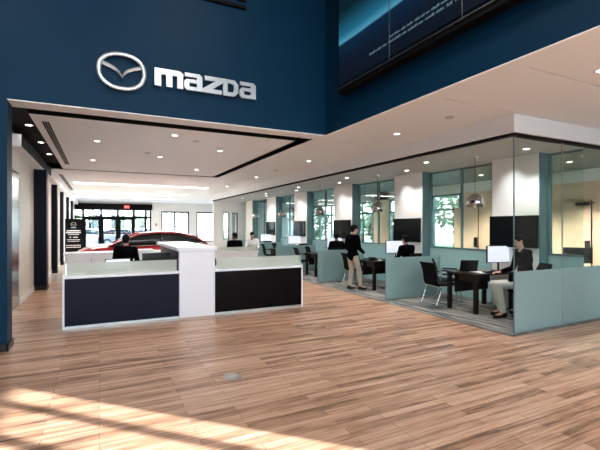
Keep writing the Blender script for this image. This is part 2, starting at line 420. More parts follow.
# entrance doors at the far end
framed('window_5', -2.0, 3.36, 31.1, 0, 2.85, [-1.97, -.99, .1, 1.16, 2.2, 3.0, 3.33], [.05, 2.25, 2.82], black, outp, w=.14)
struct('trim_6', MB().box(-2.05, 3.42, 30.85, 31.2, 2.82, 3.2), black)
struct('wall_back_head', MB().box(-2.05, 3.42, 31.0, 31.2, 3.2, H), whitew)
for k, (a, b) in enumerate(((-.92, .04), (.16, 1.10), (1.22, 2.13))):
    dd = struct('door_%d' % (k+3), MB().box(a, a+.11, 31.03, 31.09, .03, 2.2).box(b-.11, b, 31.03, 31.09, .03, 2.2).box(a+.11, b-.11, 31.03, 31.09, 2.08, 2.2).box(a+.11, b-.11, 31.03, 31.09, .03, .25), black)
    MB().box(a+.11, b-.11, 31.05, 31.06, .25, 2.08).build('glass_pane', outp, dd)
    MB().box(b-.11, b-.08, 30.97, 31.03, .9, 1.3).build('door_handle', satin, dd)
# glazed facades of the entrance hall, behind and beside the camera
cols = [-4+.1+i*1.5 for i in range(8)]+[8.25]
framed('window_6', -4, 8.4, -8.1, 0, 6.6, cols, [.06, 2.6, H, 5.0, 6.54], blackm, outp, w=.1, dep=.16)
struct('wall_front_right', MB().box(4.05, 8.5, -8.2, -8.0, H+.06, 6.8), navy)
framed('window_7', -8, -4.08, 8.4, 0, H, [-7.95, -7.0, -6.1, -5.25, -4.59], [.06, H-.03], blackm, outp, w=.05, dep=.12, axis='y')
# glazed outer wall of side rooms
framed('window_8', 9.45, 13.1, 10.55, 0, 2.72, [9.5, 10.7, 11.9, 13.06], [.05, .9, 2.2, 2.68], teal, outp, w=.07, axis='y')
framed('window_9', 14.1, 22.3, 10.55, 0, 2.72, [14.15+1.18*i for i in range(7)]+[22.25], [.05, .9, 2.2, 2.68], teal, outp, w=.07, axis='y')
# columns on the inner window wall, tinted windows between
COLY = [(4.80, 5.80), (7.85, 8.93), (11.04, 12.16), (14.25, 15.40), (17.4, 18.5), (20.6, 21.7)]
for i, (a, b) in enumerate(COLY):
    struct('wall_column_%d' % (i+1), MB().box(7.35, 7.62, a, b, 0, 3.02), whitew)
    struct('trim_%d' % (8+i), MB().box(7.36, 7.66, a-.02, a, 0, 3.02).box(7.36, 7.66, b, b+.02, 0, 3.02), teal)
edges = [4.15]+[v for ab in COLY for v in ab]+[22.2]
for i in range(0, len(edges), 2):
    a, b = edges[i]+.02, edges[i+1]-.02
    mid = ([a+.03] if i else [])+([(a+b)/2] if b-a > 1 else [])+[b-.03]
    w_ = framed('window_%d' % (10+i//2), a, b, 7.62, 1.1, 3.0, mid, [1.12, 2.98], teal, tealp, w=.035, dep=.06, axis='y')
    MB().box(7.60, 7.64, a, b, .01, 1.1).build('frosted_panel', frost, w_)

# ------------------------------------------------------------------ wall sign
def sgn(name, polys, parent, holes=()):
    """flat letters with rounded bevel on the sign wall; u->x, v->z"""
    cu = bpy.data.curves.new(name, 'CURVE'); cu.dimensions = '2D'; cu.fill_mode = 'BOTH'; cu.extrude = .02; cu.bevel_depth = .002
    for poly in polys:
        sp = cu.splines.new('POLY'); sp.points.add(len(poly)-1)
        for p, (u, v) in zip(sp.points, poly): p.co = (u, v, 0, 1)
        sp.use_cyclic_u = True
    t = bpy.data.objects.new(name, cu); C.objects.link(t)
    dg = bpy.context.evaluated_depsgraph_get(); dg.update()
    me = bpy.data.meshes.new_from_object(t.evaluated_get(dg)); bpy.data.objects.remove(t)
    me.name = name; o = bpy.data.objects.new(name, me); C.objects.link(o); o.parent = parent
    me.materials.clear(); me.materials.append(silver)
    o.rotation_euler = (PI/2, 0, 0); o.location = (0, -.025, 0)
    return o
emb = thing('wall_emblem', 'chrome oval winged emblem mounted on the navy wall', 'emblem', (.295, 6.475, 3.905))
n = 64
# ring with varying width: built as a rounded tube ellipse
ring = MB(); rr = []
for k in range(n):
    a = 2*PI*k/n; ca, sa = math.cos(a), math.sin(a)
    R1, R2 = .305, .25; w = .036 - .006*abs(sa)
    # superellipse for the squarish oval
    e = 2/2.25
    px_ = R1*abs(ca)**e*(1 if ca >= 0 else -1); pz_ = R2*abs(sa)**e*(1 if sa >= 0 else -1)
    nx, nz_ = ca/R1, sa/R2; l = math.hypot(nx, nz_); nx /= l; nz_ /= l
    rr.append([(px_+nx*w*math.cos(b), -.03-.022*math.sin(b), pz_+nz_*w*math.cos(b)) for b in [2*PI*j/10 for j in range(10)]])
m_ = 10; vs = [q for r in rr for q in r]
ring.add(vs, [(i*m_+j, ((i+1) % n)*m_+j, ((i+1) % n)*m_+(j+1) % m_, i*m_+(j+1) % m_) for i in range(n) for j in range(m_)])
ring.build('oval_ring', silver, emb, smooth=True)
for sx in (-1, 1):
    # blade of each wing: ridge line raised between an upper and a lower edge
    up = [(0, -.050), (.030, .004), (.085, .052), (.16, .088), (.235, .112), (.296, .150)]
    lo = [(0, -.105), (.022, -.062), (.075, -.006), (.16, .034), (.245, .062), (.305, .090)]
    secs = []
    for (u1, a1), (u2, a2) in zip(up, lo):
        secs.append([(sx*u1, -.022, a1), (sx*(u1+u2)/2, -.034, (a1+a2)/2), (sx*u2, -.022, a2), (sx*(u1+u2)/2, -.004, (a1+a2)/2)])
    MB().loft(secs).build('wing', silver, emb)
lz = 3.775; lh = .262
def letter(name, polys, x, w):
    t = tag(sgn(name, [[(x+u*w, lz+v*lh) for u, v in p] for p in polys], None), None, None)
    return t
def rnd(poly): return poly
LET = [
 ('m', .745, .42, [[(0,0),(0,1),(.86,1),(1,.86),(1,0),(.79,0),(.79,.70),(.61,.70),(.61,0),(.40,0),(.40,.70),(.22,.70),(.22,0)]]),
 ('a', 1.18, .28, [[(.04,1),(.84,1),(1,.86),(1,0),(.14,0),(0,.14),(0,.5),(.14,.64),(.70,.64),(.70,.79),(.04,.79)], [(.28,.20),(.70,.20),(.70,.44),(.28,.44)]]),
 ('z', 1.50, .29, [[(.0,1),(1.1,1),(1.1,.80),(.42,.24),(.94,.24),(.94,0),(-.12,0),(-.12,.20),(.60,.76),(.0,.76)]]),
 ('d', 1.80, .25, [[(.1,1),(.74,1),(1,.76),(1,.24),(.74,0),(.0,0),(.0,.82)], [(.28,.22),(.60,.22),(.72,.34),(.72,.66),(.60,.78),(.28,.78)]]),
 ('a', 2.075, .28, [[(.04,1),(.84,1),(1,.86),(1,0),(.14,0),(0,.14),(0,.5),(.14,.64),(.70,.64),(.70,.79),(.04,.79)], [(.28,.20),(.70,.20),(.70,.44),(.28,.44)]]),
]
names = {0: 'first', 1: 'second', 2: 'third', 3: 'fourth', 4: 'fifth'}
sign = thing('wall_lettering', 'raised silver lettering reading mazda on the navy wall', 'sign', (0, 6.475, 0))
for i, (ch, x, w, polys) in enumerate(LET):
    o = sgn('letter_'+ch, [[(x+u*w, lz+v*lh) for u, v in p] for p in polys], sign)

# ------------------------------------------------------------------ video wall
vw = thing('video_wall', 'large black framed video wall showing a dark blue picture', 'screen', (3.75, 0, 0))
MB().box(-.16, -.01, -.6, 5.80, 3.86, 6.1).build('frame', black, vw)
p = MB().box(-.175, -.162, -.55, 5.76, 3.98, 6.05).build('picture', videop, vw)
b = MB().box(-.18, -.165, -.58, 5.79, 3.925, 3.94)
for y in (.7, 1.95, 3.2, 4.45): b.box(-.178, -.174, y-.006, y+.006, 3.94, 6.05)
b.build('bezel_line', satin, vw)
tx = MB(); random.seed(3)
for row, (z, ya, yb) in enumerate(((4.235, 4.45, 1.6), (4.165, 4.9, 1.6))):
    y = ya
    while y > yb:
        w = random.uniform(.05, .16)
        k = y
        while k > y-w: tx.box(-.179, -.176, k-.014, k, z, z+random.choice((.022, .022, .034))); k -= .022
        y -= w+.035
tx.build('caption_lines', mat('caption blue grey', (.05, .08, .1, 1), .6, spec=.1, emit=(.35, .6, .7, 1), estr=.10), vw)
# pair of thin black bars high on the sign wall
t = thing('wall_bars', 'black double rail high on the navy sign wall', 'bar', (0, 6.5, 0))
MB().box(.2, 2.2, -.05, -.003, 5.27, 5.32).build('bar', black, t); MB().box(.2, 2.2, -.05, -.003, 5.40, 5.45).build('bar', black, t)

# ------------------------------------------------------------------ reception desk
rd = thing('reception_desk', 'long navy and white reception desk with a raised white tower', 'desk', (0, 7.45, 0))
MB().box(-.50, 1.27, 0, .03, .04, .80).build('front_panel', navyd, rd, bevel=.003)
tag(MB().box(1.93, 3.72, 0, .03, .04, .80).build('front_panel', blackg, rd, bevel=.003), 'glossy near black front panel', None)
MB().box(-.53, -.50, -.01, .75, 0, .86).build('end_panel', wlam, rd, bevel=.003)
MB().box(3.72, 3.75, -.01, .75, 0, .86).build('end_panel', wlam, rd, bevel=.003)
MB().box(-.53, 1.28, -.012, .75, .80, .84).box(1.92, 3.75, -.012, .75, .80, .84).build('worktop', wlam, rd, bevel=.003)
MB().box(-.50, 1.28, -.006, .02, 0, .04).box(1.92, 3.72, -.006, .02, 0, .04).build('base_rail', satin, rd)
MB().box(1.28, 1.92, -.02, .10, 0, 1.20).build('tower_front', wlam, rd, bevel=.004)
MB().box(1.30, 1.36, .10, 2.6, 0, 1.20).build('tower_side', navyd, rd)
MB().box(1.84, 1.90, .10, 2.6, 0, 1.20).build('tower_side', navyd, rd)
MB().box(1.24, 1.96, -.05, 2.9, 1.20, 1.265).build('tower_top', wlam, rd, bevel=.006)
MB().box(-.50, 1.24, .02, .032, .845, 1.05).build('glass_screen', frostw, rd)
MB().box(1.96, 3.72, .02, .032, .845, 1.05).build('glass_screen', frostw, rd)
for x in (-.49, 3.69): MB().box(x, x+.02, .015, .037, .84, 1.052).build('screen_clip', satin, rd)

# back counter
bc = thing('back_counter', 'low white counter running behind the reception desk', 'counter', (0, 12.1, 0))
MB().box(-.80, 1.9, 0, .6, 0, .90).box(2.1, 4.5, 0, .6, 0, .82).build('carcass', wlam, bc)
MB().box(-.84, 1.92, -.02, .62, .90, .94).box(2.08, 4.54, -.02, .62, .82, .86).build('countertop', wlam, bc, bevel=.004)
for k in range(4): 
    dd = MB().box(-.78+k*.67, -.13+k*.67, -.02, 0, .08, .88).build('door', wlam, bc, bevel=.003)
    MB().box(-.20+k*.67, -.18+k*.67, -.04, -.02, .6, .8).build('handle', satin, dd)
MB().box(2.1, 4.5, .02, .035, .86, 1.0).build('glass_screen', frostw, bc)
# things on the reception desk
def monitor(name, label, loc, rz, w=.56, h=.34, screen=scrw, z0=.14, group=None):
    t = thing(name, label, 'monitor', loc, rz, group)
    MB().box(-w/2, w/2, -.012, .025, z0, z0+h).build('casing', blackm, t, bevel=.004)
    MB().box(-w/2+.012, w/2-.012, -.016, -.012, z0+.015, z0+h-.012).build('screen', screen, t)
    MB().tube([(0, .03, .01), (0, .03, z0+h*.4)], .018).build('neck', blackm, t)
    MB().box(-.11, .11, -.06, .12, 0, .012).build('foot', blackm, t, bevel=.003)
    return t
bscr = mat('blue desktop screen', (.01, .06, .2, 1), .3, emit=(.02, .16, .5, 1), estr=.5, scale=14, vary=.6)
monitor('desktop_monitor', 'monitor with a blue picture on reception desk, left of the tower', (.95, 7.98, .84), PI+.15, .50, .26, bscr, .05)
monitor('desktop_monitor', 'black backed monitor behind the screen at left of reception desk', (.30, 8.02, .84), .1, .42, .20, scrw, .02)
k = thing('desk_telephone', 'dark desk telephone on the reception worktop', 'telephone', (-.1, 7.85, .84), .2)
MB().box(-.09, .09, -.09, .09, 0, .035).build('base', blackm, k, bevel=.005); MB().box(-.085, -.03, -.1, .1, .035, .07).build('handset', blackm, k, bevel=.01)
pr = thing('office_printer', 'white printer standing behind the reception desk', 'printer', (.98, 10.95, 0), 0)
MB().box(-.25, .25, -.22, .22, .62, 1.06).build('body', wlam, pr, bevel=.015); MB().box(-.22, .22, -.23, -.2, .78, .80).build('paper_slot', black, pr)
MB().box(-.28, .28, -.25, .25, 0, .62).build('stand', navyd, pr, bevel=.005)
sb = thing('file_shelf', 'dark shelf of blue folders beside the reception tower', 'shelf', (1.05, 8.75, 0))
MB().box(-.22, .22, -.5, .5, 0, .84).build('cabinet', navyd, sb)
for k in range(10):
    o = thing('ring_binder', 'blue binder standing in the row beside the reception tower', 'binder', (1.05, 8.32+k*.095, .84), random.uniform(-.06, .06), 'blue binders beside the tower')
    if k == 0:
        MB().box(-.13, .13, -.035, .035, 0, .21).build('cover', blueo, o, bevel=.004); MB().box(-.134, -.13, -.015, .015, .06, .14).build('spine_label', paper, o)
        first = o
    else:
        for ch in [q for q in C.objects if q.parent == first]:
            c = ch.copy(); C.objects.link(c); c.parent = o

# ------------------------------------------------------------------ people
def person(name, label, loc, rz, J, top, trousers, skinm=skin, fine=True, hair=hairm, cat='person'):
    """J: joint dict in local space, facing +x.  One body mesh; clothes and hair are children."""
    root = thing(name, label, cat, loc, rz)
    V = lambda k: Vector(J[k])
    vb = .0065 if fine else .010; vc = .011 if fine else .016
    b = MB()
    hd = V('head'); nk = V('neck'); ch = V('chest'); pv = V('pelvis')
    f = Vector(J.get('face', (1, 0, 0))).normalized(); up = Vector((0, 0, 1)); sd = up.cross(f).normalized(); up = f.cross(sd)
    M = Matrix((f, sd, up)).transposed()
    b.ell(hd+M @ Vector((-.008, 0, .02)), (.093, .074, .098), M=M)
    b.ell(hd+M @ Vector((.025, 0, -.05)), (.062, .052, .066), M=M)             # jaw
    b.cap(hd+M @ Vector((.082, 0, .018)), hd+M @ Vector((.104, 0, -.012)), .008, .012, 8)   # nose
    b.ell(hd+M @ Vector((.080, 0, -.050)), (.013, .026, .009), M=M)            # lips
    for s in (-1, 1):
        b.ell(hd+M @ Vector((-.004, s*.076, -.004)), (.016, .009, .030), M=M)   # ear
        b.ell(hd+M @ Vector((.070, s*.032, .030)), (.014, .022, .008), M=M)     # brow
    b.cap(nk-Vector((0, 0, .04)), hd-Vector((0, 0, .05)), .058, .052)
    b.ell(ch, (.105, .165, .17)); b.ell((ch+pv)/2, (.095, .14, .16)); b.ell(pv, (.11, .16, .12))
    for s in 'lr':
        S, E, W, Hn = V('sho_'+s), V('elb_'+s), V('wri_'+s), Vector(J['hand_'+s]).normalized()
        b.cap(S, E, .050, .040); b.cap(E, W, .040, .026)
        b.cap(S, (S+nk)/2, .05, .05)
        # hand: palm, four unequal bent fingers, thumb
        pd = Vector(J.get('palm_'+s, (0, 0, -1))); side = Hn.cross(pd).normalized(); pd = side.cross(Hn).normalized()
        if s == 'l': side = -side
        Mh = Matrix((Hn, side, pd)).transposed()
        b.ell(W+Hn*.05, (.052, .040, .016), M=Mh, n=12, m=8)
        for q, (off, ln) in enumerate(((.030, .070), (.011, .080), (-.009, .074), (-.028, .058))):
            r0 = W+Hn*.088+side*off*1.05; r1 = r0+Hn*ln*.5+pd*.008; r2 = r1+(Hn*.75+pd*.65).normalized()*ln*.5
            b.cap(r0, r1, .0088, .0082, 8); b.cap(r1, r2, .0082, .0072, 8)
        t0 = W+Hn*.03+side*.030; t1 = t0+(Hn*.6+side*.75).normalized()*.045; t2 = t1+(Hn*.9+side*.25+pd*.3).normalized()*.030
        b.cap(t0, t1, .013, .0105, 8); b.cap(t1, t2, .0105, .0085, 8)
        HP, K, A, T = V('hip_'+s), V('kne_'+s), V('ank_'+s), V('toe_'+s)
        b.cap(HP, K, .078, .052); b.cap(K, A, .052, .036); b.cap(A, T, .036, .03)
    b.build('body', skinm, root, remesh=vb, sm=2)
    # shirt / jacket
    c = MB()
    c.ell(ch, (.128, .190, .185)); c.ell((ch+pv)/2+Vector((.0, 0, 0)), (.120, .165, .19)); c.ell(pv+Vector((0, 0, .03 if pv.z < .8 else -.03)), (.132, .182, .11 if pv.z < .8 else .15))
    c.cap(ch+Vector((0, 0, .08)), nk+Vector((0, 0, -.015)), .10, .064)
    for s in 'lr':
        S, E, W = V('sho_'+s), V('elb_'+s), V('wri_'+s)
        c.cap(S, E, .066, .053); c.cap(E, E.lerp(W, .93), .053, .039); c.cap(S, (S+nk*2)/3-Vector((0, 0, .01)), .062, .058)
    c.build('jacket' if top is suit else 'shirt', top, root, remesh=vc, sm=3)
    c = MB(); c.ell(pv-Vector((0, 0, .01)), (.125, .178, .11))
    for s in 'lr':
        HP, K, A = V('hip_'+s), V('kne_'+s), V('ank_'+s)
        c.cap(HP, K, .094, .068); c.cap(K, K.lerp(A, .92), .068, .055)
    c.build('trousers', trousers, root, remesh=vc, sm=3)
    for s in 'lr':
        A, T = V('ank_'+s), V('toe_'+s); d_ = (T-A); d_.z = 0; d_.normalize()
        sh = MB(); sh.cap(A+Vector((0, 0, -.035))-d_*.03, T, .042, .034); sh.cap(A+Vector((0, 0, .03)), A-Vector((0, 0, .03)), .046, .046)
        o = sh.build('shoe', blackm, root, remesh=.011, sm=3)
    h = MB()
    h.ell(hd+M @ Vector((-.016, 0, .040)), (.100, .084, .092), M=M)
    h.ell(hd+M @ Vector((-.050, 0, .000)), (.062, .076, .085), M=M)
    h.ell(hd+M @ Vector((.035, .012, .100)), (.055, .055, .030), M=M)
    h.build('hair', hair, root, remesh=.009, sm=1)
    for s in (-1, 1):
        MB().ell(hd+M @ Vector((.082, s*.031, .012)), (.008, .013, .008), 10, 6, M=M).build('eye', black, root, smooth=True)
    return root
STAND = dict(head=(.05, 0, 1.555), neck=(.0, 0, 1.40), chest=(-.01, 0, 1.23), pelvis=(0, 0, .93),
    sho_l=(0, .19, 1.36), elb_l=(-.03, .25, 1.09), wri_l=(.16, .20, .93), hand_l=(.9, -.1, -.4), palm_l=(0, -.6, -1),
    sho_r=(0, -.19, 1.36), elb_r=(.0, -.26, 1.08), wri_r=(.20, -.20, .96), hand_r=(.9, .1, -.35), palm_r=(0, .6, -1),
    hip_l=(0, .09, .88), kne_l=(.05, .10, .49), ank_l=(-.02, .11, .09), toe_l=(.14, .13, .035),
    hip_r=(0, -.09, .88), kne_r=(.12, -.10, .50), ank_r=(.16, -.11, .09), toe_r=(.32, -.13, .035), face=(1, -.15, -.22))
SIT = dict(head=(.06, 0, 1.30), neck=(.0, 0, 1.14), chest=(-.03, 0, .97), pelvis=(-.06, 0, .62),
    sho_l=(-.01, .19, 1.10), elb_l=(.05, .24, .84), wri_l=(.30, .17, .80), hand_l=(1, -.1, -.05), palm_l=(0, 0, -1),
    sho_r=(-.01, -.19, 1.10), elb_r=(.05, -.24, .84), wri_r=(.30, -.17, .80), hand_r=(1, .1, -.05), palm_r=(0, 0, -1),
    hip_l=(-.02, .10, .56), kne_l=(.40, .13, .56), ank_l=(.34, .13, .09), toe_l=(.50, .14, .035),
    hip_r=(-.02, -.10, .56), kne_r=(.40, -.13, .56), ank_r=(.32, -.14, .09), toe_r=(.48, -.15, .035), face=(1, 0, -.25))

person('person', 'man in black jacket and khaki trousers standing at the second office desk', (5.83, 8.72, .006), math.radians(5), STAND, suit, khaki)
S1 = dict(SIT); up_ = .07
for k, v in list(S1.items()):
    if k.split('_')[0] in ('head', 'neck', 'chest', 'sho', 'elb', 'pelvis', 'wri'): S1[k] = (v[0], v[1], v[2]+up_*(1 if k[:3] != 'wri' and k[:3] != 'elb' else .3))
S1['wri_l'] = (.36, .10, .82); S1['elb_l'] = (.10, .24, .88); S1['wri_r'] = (.34, -.12, .80)
S1['wri_l'] = (.30, .13, .66); S1['hand_l'] = (1, -.3, -.2); S1['ank_l'] = (.40, .13, .09); S1['toe_l'] = (.56, .14, .035); S1['kne_l'] = (.49, .12, .60); S1['hip_l'] = (-.02, .10, .59); S1['hip_r'] = (-.02, -.10, .59); S1['kne_r'] = (.47, -.12, .58)
person('person', 'seated man in black jacket and pale trousers typing in nearest office bay', (6.86, 4.78, .006), math.radians(152), S1, suit, pale)
person('person', 'person in black seen from behind, seated at the second bay monitor', (7.02, 8.05, .006), math.radians(92), {**SIT, 'face': (1, 0, -.1)}, suit, suit, skind, fine=False)
person('person', 'person in dark top seated behind the left half of the reception desk', (.53, 9.9, 0), math.radians(80), {k: (v[0], v[1], v[2]+.03) if k.split('_')[0] in ('head', 'neck', 'chest', 'pelvis', 'sho', 'elb', 'wri') else v for k, v in SIT.items()}, suit, suit, skind, fine=False)
person('person', 'person in black seated from behind in the third office bay, facing its monitor', (6.85, 11.17, .006), math.radians(75), SIT, suit, suit, skind, fine=False)
person('person', 'person in black seated by the back counter, left of the white shirted one', (4.15, 13.4, .0), math.radians(80), SIT, suit, suit, skind, fine=False)
person('person', 'person in white shirt seated far back, right of one in black', (5.25, 14.75, .0), math.radians(-110), SIT, shirtw, suit, skin, fine=False)

# ------------------------------------------------------------------ chairs and tables
def guest_chair(label, loc, rz, group='black guest chairs'):
    """faces +x"""
    t = thing('guest_chair', label, 'chair', loc, rz, group)
    s = MB()
    s.loft([[(x, -.22, z), (x, .22, z), (x, .22, z+.045), (x, -.22, z+.045)] for x, z in ((-.22, .425), (-.1, .415), (.08, .42), (.19, .435), (.235, .415))])
    s.build('seat', fabricb, t, bevel=.012)
    k = MB()
    prof = ((-.215, .46), (-.235, .55), (-.25, .68), (-.285, .80), (-.335, .90))
    k.loft([[(x, -.215, z), (x, .215, z), (x-.022, .215, z), (x-.022, -.215, z)] for x, z in prof])
    k.build('backrest', fabricb, t, bevel=.008)
    for sy in (-1, 1):
        y = sy*.24
        MB().tube([(.20, y, .40), (.22, y, .30), (.27, y, .05), (.28, y, .012)], .012, 8).build('leg', chrome, t, smooth=True)
        MB().tube([(-.16, y, .40), (-.19, y, .28), (-.28, y, .05), (-.30, y, .012)], .012, 8).build('leg', chrome, t, smooth=True)
        MB().tube([(.20, y, .40), (.21, y, .55), (.18, y, .64), (.0, y, .655), (-.24, y, .65)], .010, 8).build('arm_frame', chrome, t, smooth=True)
        MB().box(-.14, .17, y-.022, y+.022, .655, .68).build('armrest', blackm, t, bevel=.006)
    MB().tube([(.20, -.24, .405), (.20, .24, .405), (-.16, .24, .405), (-.16, -.24, .405)], .010, 8).build('seat_frame', chrome, t, smooth=True)
    return t
def task_chair(label, loc, rz, group='black swivel chairs'):
    t = thing('swivel_chair', label, 'chair', loc, rz, group)
    MB().loft([[(x, -.24, z), (x, .24, z), (x, .24, z+.07), (x, -.24, z+.07)] for x, z in ((-.23, .44), (0, .43), (.18, .44), (.25, .42))]).build('seat', fabricb, t, bevel=.02)
    MB().loft([[(x, -w, z), (x, w, z), (x-.035, w, z), (x-.035, -w, z)] for x, z, w in ((-.23, .56, .19), (-.255, .70, .23), (-.27, .85, .22), (-.31, .97, .18))]).build('backrest', fabricb, t, bevel=.012)
    MB().tube([(-.18, 0, .44), (-.29, 0, .46), (-.30, 0, .75)], .02, 8).build('back_post', blackm, t)
    MB().tube([(0, 0, .10), (0, 0, .43)], .03, 12).build('gas_column', blackm, t)
    for k in range(5):
        a = 2*PI*k/5+.3; l = MB().tube([(0, 0, .13), (.3*math.cos(a), .3*math.sin(a), .075)], [.03, .018], 8).build('star_leg', satin, t)
        MB().tube([(.3*math.cos(a)-.02*math.sin(a), .3*math.sin(a)+.02*math.cos(a), .030), (.3*math.cos(a)+.02*math.sin(a), .3*math.sin(a)-.02*math.cos(a), .030)], .03, 12).build('caster', rubber, l)
    for sy in (-1, 1):
        MB().tube([(0, sy*.25, .45), (0, sy*.29, .5), (0, sy*.29, .66)], .014, 8).build('arm_post', blackm, t)
        MB().box(-.12, .14, sy*.29-.035, sy*.29+.035, .66, .69).build('armrest', blackm, t, bevel=.008)
    return t
def desk(label, loc, rz=0, L=1.08, W=.72):
    t = thing('office_desk', label, 'desk', loc, rz, 'espresso office desks')
    MB().box(0, L, 0, W, .705, .745).build('tabletop', darkwood, t, bevel=.004)
    for x in (.02, L-.07):
        for y in (.02, W-.07): MB().box(x, x+.07, y, y+.07, 0, .705).build('leg', darkwood, t, bevel=.003)
    MB().box(.07, L-.07, W-.16, W-.14, .34, .70).build('modesty_panel', darkwood, t)
    MB().box(.10, .50, .10, .5, .58, .70).build('drawer_box', darkwood, t)
    return t
task_rec = task_chair('black swivel chair behind the right half of the reception desk', (2.30, 8.55, 0), math.radians(-60), None)
BAY = ['nearest office bay', 'second office bay', 'third office bay', 'fourth office bay', 'fifth office bay, farthest back']
DY = 3.12
z_ = .006
gc = tc_ = dk = None
for i in range(5):
    o_ = DY*i; B = BAY[i]
    # desk
    L_ = 'dark wood desk with square legs in the '+B
    if dk is None: dk = desk(L_, (6.24, 5.26, z_))
    else: dup(dk, (6.24, 5.26+o_, z_), None, L_)
    # guest chairs
    for q, (x, y, r, side) in enumerate(((6.37, 6.28, -6, 'end'), (7.02, 6.66, -48, 'far side'))):
        L_ = 'black guest chair at desk %s in the %s' % (side, B)
        if gc is None: gc = guest_chair(L_, (x, y, z_), math.radians(r))
        else: dup(gc, (x, y+o_, z_), math.radians(r), L_)
    # swivel chair behind the person
    L_ = 'black swivel chair in front of monitor in the '+B
    x, y, r = [(6.94, 4.74, 152), (7.02, 8.03, 92), (6.85, 11.15, 60), (7.0, 14.3, 100), (6.9, 17.45, 80)][i]
    if tc_ is None: tc_ = task_chair(L_, (x, y, z_), math.radians(r))
    else: dup(tc_, (x, y, z_), math.radians(r), L_)
    # monitor
    L_ = 'black rimmed monitor with white screen on desk in the '+B
    if i == 0: mo = monitor('desktop_monitor', L_, (7.13, 5.46, .751), math.radians(-10), .60, .34, z0=.17, group='white screened desk monitors')
    else: dup(mo, (7.12, 5.46+o_, .751), math.radians(-12), L_)
    # keyboard
    L_ = 'black keyboard below the monitor in the '+B
    kb_ = thing('keyboard', L_, 'keyboard', (6.80, 5.36+o_, .751), math.radians(-8), 'keyboards on the office desks') if i == 0 else dup(kb0, (6.80, 5.36+o_, .751), None, L_)
    if i == 0: kb0 = kb_; MB().box(-.2, .2, -.06, .06, 0, .018).build('base', blackm, kb_, bevel=.004); MB().box(-.19, .19, -.05, .05, .018, .024).build('keys', fabricb, kb_)
    # papers
    tag(MB().box(-.11, .11, -.15, .15, 0, .004).build('paper_sheet', paper), 'white paper lying on desk in the '+B, 'paper', 'papers on the office desks').location = (6.62, 5.5+o_, .751)
    # television on the column
    a, b = COLY[i]
    L_ = 'black wall television on white column in the '+B
    if i == 0:
        tv = thing('wall_television', L_, 'television', (7.35, (a+b)/2, 1.54), 0, 'televisions on the white columns')
        MB().box(-.06, -.012, -.515, .515, -.31, .31).build('casing', black, tv, bevel=.004)
        MB().box(-.064, -.06, -.505, .505, -.295, .30).build('screen', tvg, tv)
        MB().box(-.012, 0, -.2, .2, -.15, .15).build('wall_bracket', blackm, tv)
    else: dup(tv, (7.35, (a+b)/2, 1.54), 0, L_)
    # pendant lamp
    L_ = 'mirrored globe pendant lamp hanging in the '+B
    if i == 0:
        pn = thing('pendant_lamp', L_, 'lamp', (6.61, 5.6, 3.02), 0, 'globe pendants over the office desks')
        MB().lathe([(.055, -.0), (.055, -.02), (.02, -.035)], n=20).build('canopy', chrome, pn, smooth=True)
        MB().tube([(0, 0, -.03), (0, 0, -.76)], .004, 6).build('cord', black, pn)
        prof = [(.165*math.sin(a_), -.90+.165*math.cos(a_)) for a_ in [PI*(.04+.66*j/14) for j in range(15)]]
        prof += [(r*.96, z+.004) for r, z in prof[::-1]]
        MB().lathe(prof, n=32).build('mirrored_shade', mat('smoked mirror glass', (.45, .45, .45, 1), .04, 1), pn, smooth=True)
        MB().ell((0, 0, -.93), .055).build('bulb', emat('pendant bulb', (1, .9, .75), 6), pn, smooth=True)
    else: dup(pn, (6.61, 5.6+o_, 3.02), 0, L_)
# bits on second desk
k = thing('desk_telephone', 'black telephone on the near end of the second bay desk', 'telephone', (6.42, 8.65, .751), .4)
MB().box(-.09, .09, -.09, .09, 0, .05).build('base', blackm, k, bevel=.005); MB().box(-.085, -.03, -.1, .1, .05, .09).build('handset', blackm, k, bevel=.01)
k = thing('open_laptop', 'black laptop standing open on the nearest desk', 'laptop', (6.62, 5.82, .751), math.radians(150))
MB().box(-.17, .17, -.12, .12, 0, .018).build('keyboard_deck', blackm, k, bevel=.003)
Mx = Matrix.Translation((0, .12, .018)) @ Matrix.Rotation(math.radians(-20), 4, 'X')
MB().box(-.17, .17, -.008, 0, 0, .22, M=Mx).build('lid', blackm, k)
# dividers
for i in range(5):
    y = 7.22+DY*i if i else 7.22
    t = thing('frosted_divider', 'waist high frosted teal glass divider between %s and the next bay' % BAY[i].split(',')[0], 'divider', (5.70, y, z_), 0, 'frosted dividers between office bays')
    if i == 0:
        MB().box(0, 1.62, -.006, .006, .02, .935).build('frosted_panel', frost, t); MB().box(0, 1.62, -.012, .012, 0, .02).build('base_channel', satin, t)
        MB().box(-.006, 0, -.008, .008, 0, .94).build('edge_trim', teal, t); dv = t
    else:
        for c_ in [q for q in C.objects if q.parent == dv]:
            c = c_.copy(); C.objects.link(c); c.parent = t
gp = thing('glass_partition', 'floor to ceiling glass front at right with frosted lower band', 'partition', (0, 4.08, 0))
for (a, b) in ((5.66, 6.86), (6.868, 8.9), (8.908, 10.9)):
    MB().box(a, b, -.006, .006, .02, .95).build('frosted_panel', frost, gp)
    MB().box(a, b, -.006, .006, .952, 3.02).build('clear_pane', pane, gp)
MB().box(5.65, 10.9, -.015, .015, .0, .02).build('base_channel', satin, gp)
MB().box(5.648, 5.66, -.008, .008, .02, 3.02).build('edge_strip', teal, gp); MB().box(6.861, 6.867, -.009, .009, .02, 3.02).build('joint_strip', satin, gp)

